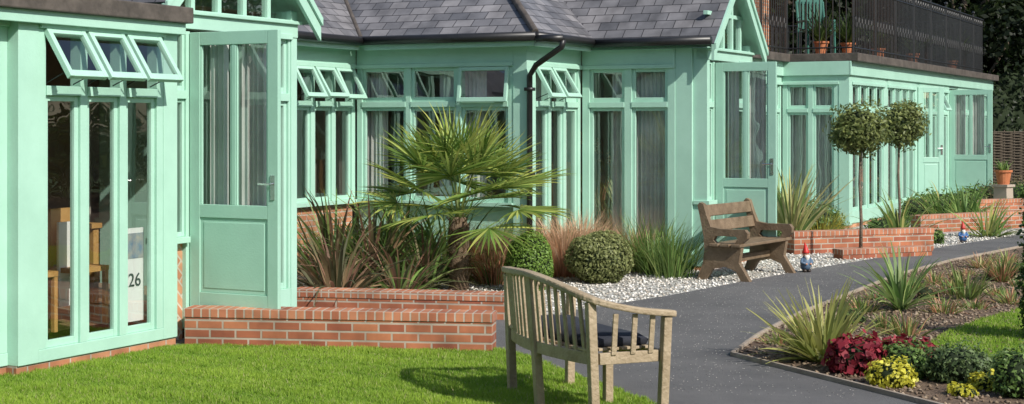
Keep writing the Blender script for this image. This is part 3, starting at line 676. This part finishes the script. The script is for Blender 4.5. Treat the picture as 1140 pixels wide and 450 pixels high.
for (u,v,L) in ((880,262,1.3),(868,258,1.05)): spiky('variegated_flax_plant',gp(u,v+14),90,L,.055,[(.42,.45,.17),(.2,.3,.09),(.54,.52,.25)],(50,88),.7,spread=.12)
tuft('yellow_grass',gp(912,270),500,.55,[(.6,.52,.1),(.45,.42,.08)],(40,88),.9,.014,spread=.3)
spiky('flax_plant',at(1000,23.5),90,.85,.045,GR+YG,(15,85),.9,spread=.15); spiky('flax_plant',at(1075,27),110,.9,.045,GR,(15,85),.9,spread=.25); spiky('flax_plant',at(1050,28),90,.9,.045,GR+YG,(15,85),.9,spread=.25)
spiky('flax_plant',at(1100,24.5),80,.7,.04,GR+YG,(15,85),.9,spread=.2)
spiky('yellow_yucca_plant',gp(917,404),190,.62,.036,YG,(5,85),.45,spread=.12,z=.02,tip=(.46,.45,.15))
spiky('green_cordyline_plant',gp(1003,347),60,.7,.045,[(.26,.36,.12),(.34,.42,.16),(.17,.26,.07)],(20,88),.8,spread=.06,z=.02)
spiky('small_sapling',gp(1075,335),60,.45,.03,[(.3,.3,.12),(.2,.28,.07)],(30,88),.9,z=.02,spread=.2); tuft('grass_clump',gp(1115,315),260,.32,GR+DRY,(40,85),.8,.014)
for u,v in ((1060,330),(1092,300),(1120,296),(1040,318),(975,335),(1135,320),(900,372),(960,350),(1010,375),(985,368),(1050,350),(1085,345),(1110,330),(870,385),(1020,325),(1125,340),(1000,318),(1075,308)):
    tuft('herb_clump',gp(u,v),90,R(.12,.26),GR+DRY+YG,(20,85),1,.016,spread=.12)
for u,v,c in ((945,362,0),(1030,335,1),(1105,312,0),(890,395,1),(1065,320,1),(1128,305,0)):
    x,y=gp(u,v); bush('small_leafy_plant',[(x,y,.07,.12,.12,.1),(x+.1,y+.05,.05,.08,.08,.07)],260,.02,*[((.08,.15,.04),(.25,.35,.1)),((.15,.1,.05),(.35,.25,.12))][c])
def mound(name,u,v,w,h,n,size,cd,cl,core=.7,**k):
    x,y=gp(u,v); bush(name,[(x,y,h*.45,w/2,w/2,h*.6),(x+w*.2,y-.05,h*.4,w*.3,w*.3,h*.5),(x-w*.25,y+.04,h*.45,w*.28,w*.28,h*.55)],n,size,cd,cl,core=core,**k)
x,y=gp(590,325); bush('box_topiary',[(x,y,.30,.26,.26,.36)],6500,.016,(.07,.15,.02),(.27,.42,.08),core=.86,shell=.85,lump=.03)
x,y=gp(668,315); bush('round_shrub',[(x,y,.28,.39,.37,.31)],7500,.02,(.08,.11,.03),(.36,.38,.15),core=.84,shell=.8,lump=.05)
RD=((.12,.012,.02),(.38,.04,.06))
mound('red_heuchera',955,418,.42,.28,1100,.03,*RD,aspect=.8); mound('red_heuchera',1020,402,.32,.17,550,.03,*RD,aspect=.8); mound('red_heuchera',1000,396,.25,.14,300,.03,*RD,aspect=.8)
YL=((.42,.42,.04),(.82,.76,.1))
mound('yellow_flowering_plant',993,432,.32,.2,1100,.018,*YL,aspect=.7); mound('yellow_flowering_plant',1100,436,.24,.13,600,.018,*YL,aspect=.7); mound('yellow_flowering_plant',1072,443,.18,.09,400,.018,*YL,aspect=.7)
GN=((.07,.15,.03),(.24,.36,.1))
mound('green_shrub',1012,422,.36,.26,1700,.018,*GN); mound('dark_shrub',1070,428,.46,.28,2200,.018,(.05,.09,.03),(.2,.28,.11)); mound('green_shrub',1135,445,.34,.34,1700,.018,*GN); mound('dark_shrub',1118,427,.3,.2,1000,.018,(.05,.09,.03),(.2,.28,.11))
mound('low_green_plant',880,278,.5,.3,900,.03,*GN); mound('low_green_plant',1040,272,.3,.25,500,.03,*GN); mound('low_green_plant',985,262,.6,.3,700,.03,*GN)
for s,t,hh,ww in ((4.8,-1.9,.7,1.2),(7.6,-1.4,.6,.8),(16.5,1.0,.5,1.2),(15,1.4,.6,1.2)):
    p=ST(s,t); bush('planting_shrub',[(p.x,p.y,hh*.45,ww/2,ww/2,hh*.6)],1500,.035,(.06,.11,.03),(.2,.3,.08))
for s,t in ((8.9,.7),(9.2,1.2),(8.8,1.6),(8.6,.3),(6.8,-1.6),(7.4,-.6),(7.2,.1)):
    p=ST(s,t); tuft('mixed_border_grass',(p.x,p.y),260,R(.45,.8),random.choice([GR,GR+DRY,RE]),(45,88),.9,.016,spread=.3)
for i in range(26):
    s=R(19,31); p=ST(s,R(1.7,3.2)); bush('border_plant',[(p.x,p.y,.2,R(.25,.5),R(.25,.5),R(.2,.45))],500,.035,*random.choice([GN,GN,YL if i%5==0 else GN,((.09,.1,.05),(.35,.28,.14))]))
x,y=at(1142,12.6); bush('tall_edge_shrub',[(x+.1,y,.75,.16,.16,.8),(x+.25,y+.1,.4,.3,.3,.45)],2600,.03,(.02,.05,.012),(.14,.22,.05),core=.5)
def standard(p,zc,r):
    g=empty('bay_tree'); p=Vector((*p,0)); t=MB()
    t.tube([p,p+Vector((.01,0,.5)),p+Vector((-.01,.01,1.0)),p+Vector((0,0,zc-r*.5)),p+Vector((0,0,zc))],[.028,.022,.02,.018,.01],8)
    for k in range(7):
        a=k*.9; t.tube([p+Z*(zc-r*.6),p+Z*(zc)+Vector((math.cos(a)*r*.6,math.sin(a)*r*.6,R(-.1,.3)*r))],[.012,.004],5)
    t.done('trunk',M_bark,g,smooth=True)
    el=[(p.x,p.y,zc,r,r,r*.9)]+[(p.x+R(-.4,.4)*r,p.y+R(-.4,.4)*r,zc+R(-.4,.4)*r,r*.62,r*.62,r*.55) for _ in range(6)]
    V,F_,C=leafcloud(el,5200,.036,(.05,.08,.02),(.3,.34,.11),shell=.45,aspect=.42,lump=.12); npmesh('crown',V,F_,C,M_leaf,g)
    c=MB(); c.ball((p.x,p.y,zc),r*.62,r*.62,r*.55); c.done('dark_filler_core',M_core,g,smooth=True)  # dark ball added inside the crown, painted as its shaded depth
standard(at(958,20.6),1.75,.44); standard(at(1001,24.2),1.79,.44)
def pot(x,y,z,r,h,cols=GR,L=.4,n=40):
    g=empty('potted_plant'); m=MB(); m.lathe((x,y,z),[(.001,0),(r*.7,0),(r*.95,h*.85),(r*1.1,h*.86),(r*1.1,h),(r*.95,h),(r*.9,h*.9),(.001,h*.9)],16); m.done('pot',M_terra,g,smooth=False)
    fb=FB()
    for i in range(n): fb.strap((x+R(-.5,.5)*r,y+R(-.5,.5)*r,z+h*.9),R(0,6.28),R(.6,1.5),L*R(.5,1.1),.03,R(.2,1.2),vary(random.choice(cols)),4)
    fb.done('leaves',None,g)
x,y=at(1117,32); pot(x,y,.55,.17,.3,L=.3)
pl=MB(); pl.lathe((x,y,0),[(.001,0),(.22,0),(.2,.5),(.25,.5),(.25,.55),(.001,.55)],4); pl.done('stone_plinth',M_brickw)
DG=[(.06,.1,.03),(.1,.15,.04)]
for s,t in ((19.3,.9),(21.5,.9),(24,1.0),(28,1),(18.6,.6),(16.5,-.3),(14.8,-.3)):
    p=ST(s,t); pot(p.x,p.y,3.04,.13,.24,cols=DG,L=R(.5,.9),n=120)
bc=empty('balcony_chair'); M=frame(ST(18.9,.1,3.04),N*.8+D1*.6,N*.6-D1*.8); c=MB()
for a in (0,.5):
    c.tube([M@Vector((a,0,0)),M@Vector((a,0,.45)),M@Vector((a,-.12,1.0))],.022,6); c.tube([M@Vector((a,.48,0)),M@Vector((a,.45,.62))],.022,6); c.tube([M@Vector((a,-.03,.62)),M@Vector((a,.47,.62))],.022,6)
for k in range(6): c.box(M,-.0,.5,k*.08,k*.08+.06,.43,.45)
for k in range(7): c.box(M,.03+k*.068,.07+k*.068,-.1,-.08,.5,1.0)
c.box(M,0,.5,-.14,-.1,.96,1.04)
c.done('chair_frame',mk('green_paint',(.03,.13,.1),(.04,.17,.13),4,.5),bc)
# ------------------------------------------------------------ woven fence + trees
fx0=Vector((*at(1085,43),0)); fx1=Vector((*at(1300,44),0)); d=(fx1-fx0).normalized(); n=Vector((d.y,-d.x,0)); L=(fx1-fx0).length; FM=frame(fx0,d,n); wf=MB()
for i in range(int(L/.3)+1): wf.tube([FM@Vector((i*.3,0,0)),FM@Vector((i*.3,0,1.65))],.02,5)
for j in range(40):
    z=.03+j*.04; pts=[FM@Vector((i*.15,.03*math.sin(math.pi*i/2+math.pi*j+.8),z)) for i in range(int(L/.15)+1)]; wf.tube(pts,.02,4)
wf.done('woven_willow_fence',mk('willow',(.06,.045,.03),(.15,.12,.085),20,.9))
def treemesh(seed,h,r,n,leaf,cd,cl):
    random.seed(seed); t=MB(); pts=[Vector((0,0,0)),Vector((.1,.05,h*.25)),Vector((-.05,.1,h*.5)),Vector((.05,0,h*.8))]
    t.tube(pts,[h*.03,h*.024,h*.017,h*.006],9); el=[]
    for i in range(15):
        z0=h*R(.18,.75); a=R(0,6.28); rr=r*R(.35,.8)*(1.1-abs(z0/h-.45)); e=Vector((math.cos(a)*rr,math.sin(a)*rr,z0+h*R(.02,.18)))
        t.tube([Vector((0,0,z0*.8)),Vector((e.x*.5,e.y*.5,z0*.95)),e],[h*.012,h*.008,h*.003],6); q=r*R(.28,.46); el.append((e.x,e.y,e.z,q,q,q*.75))
    el.append((0,0,h*.85,r*.4,r*.4,h*.14)); 
    for i in range(5): a=i*1.26; el.append((math.cos(a)*r*.7,math.sin(a)*r*.7,h*.13,r*.4,r*.4,h*.14))
    V,F_,C=leafcloud(el,n,leaf,cd,cl,shell=.35,lump=.2)
    return t,(V,F_,C)
DT=empty('distant_trees'); src=[]
for k,(cd,cl) in enumerate([((.004,.01,.003),(.02,.034,.008)),((.005,.012,.004),(.028,.045,.01)),((.05,.09,.02),(.22,.31,.08))]):
    t,(V,F_,C)=treemesh(k+3,9,3.4,15000,.13,cd,cl)
    a=t.done('tree_limbs',M_bark,DT,smooth=True); b=npmesh('tree_crown',V,F_,C,M_leaf,DT); src.append((a,b)); a.location=b.location=(60+k*9,60,0)
random.seed(11)
def plant(x,y,k,s):
    r=R(0,6.28)
    for o in src[k]:
        c=bpy.data.objects.new(o.name,o.data); c.location=(x,y,0); c.rotation_euler=(0,0,r); c.scale=(s,s,s*R(.9,1.1)); c.parent=DT; COL.objects.link(c)
for i in range(13): plant(3+i*3.0+R(-.6,.6),50+R(-2,2)+i*.1,i%2,R(.95,1.3))
for i in range(9): plant(9+i*3.3,56+R(-2,2),0,1.4)
for i in range(9): plant(23+R(-2,3),46-i*6.5,2 if i else 1,R(.8,1.1))
for i in range(10): plant(-24+i*5,-14+R(-2,2),2 if i%2 else 1,R(.9,1.2))
for i in range(8): plant(-26+R(-1,1),-8+i*8,i%3,R(.9,1.3))
hd=empty('evergreen_hedge')
el=[(at(1060+i*22,47)[0],47+R(-.4,.4),1.6+R(0,.4),.9,.8,R(1.8,2.6)) for i in range(16)]
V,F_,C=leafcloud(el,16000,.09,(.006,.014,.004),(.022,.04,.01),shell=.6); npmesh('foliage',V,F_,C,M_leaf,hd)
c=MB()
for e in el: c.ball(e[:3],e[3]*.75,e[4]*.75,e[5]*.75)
c.done('dark_filler_core',M_core,hd,smooth=True)  # dark balls added to fill the hedge, painted as inner shade
# ------------------------------------------------------------ light, world, camera
tv=Vector((-.54,.59,-.60)).normalized(); sv=-tv
sl_=bpy.data.lights.new('sun','SUN'); sl_.energy=5; sl_.angle=math.radians(.5); sl_.color=(1,.95,.87)
so=bpy.data.objects.new('sun',sl_); COL.objects.link(so); so.rotation_euler=tv.to_track_quat('-Z','Y').to_euler()
W=bpy.data.worlds.new('World'); scene.world=W; W.use_nodes=True; nt=W.node_tree; bg=nt.nodes['Background']
sk=nt.nodes.new('ShaderNodeTexSky'); sk.sky_type='NISHITA'; sk.sun_disc=False; sk.sun_elevation=math.asin(sv.z); sk.sun_rotation=math.atan2(sv.x,sv.y)
nt.links.new(sk.outputs[0],bg.inputs[0]); bg.inputs[1].default_value=.14
cam=bpy.data.cameras.new('camera'); cam.sensor_width=36; cam.lens=36*FOC/1140; cam.shift_y=-86/1140; cam.clip_end=1000; cam.clip_start=.1
co=bpy.data.objects.new('camera',cam); COL.objects.link(co); co.location=(0,0,CAMZ); co.rotation_euler=(math.radians(90),0,0); scene.camera=co
scene.view_settings.view_transform='Standard'; scene.view_settings.look='None'; scene.view_settings.exposure=0
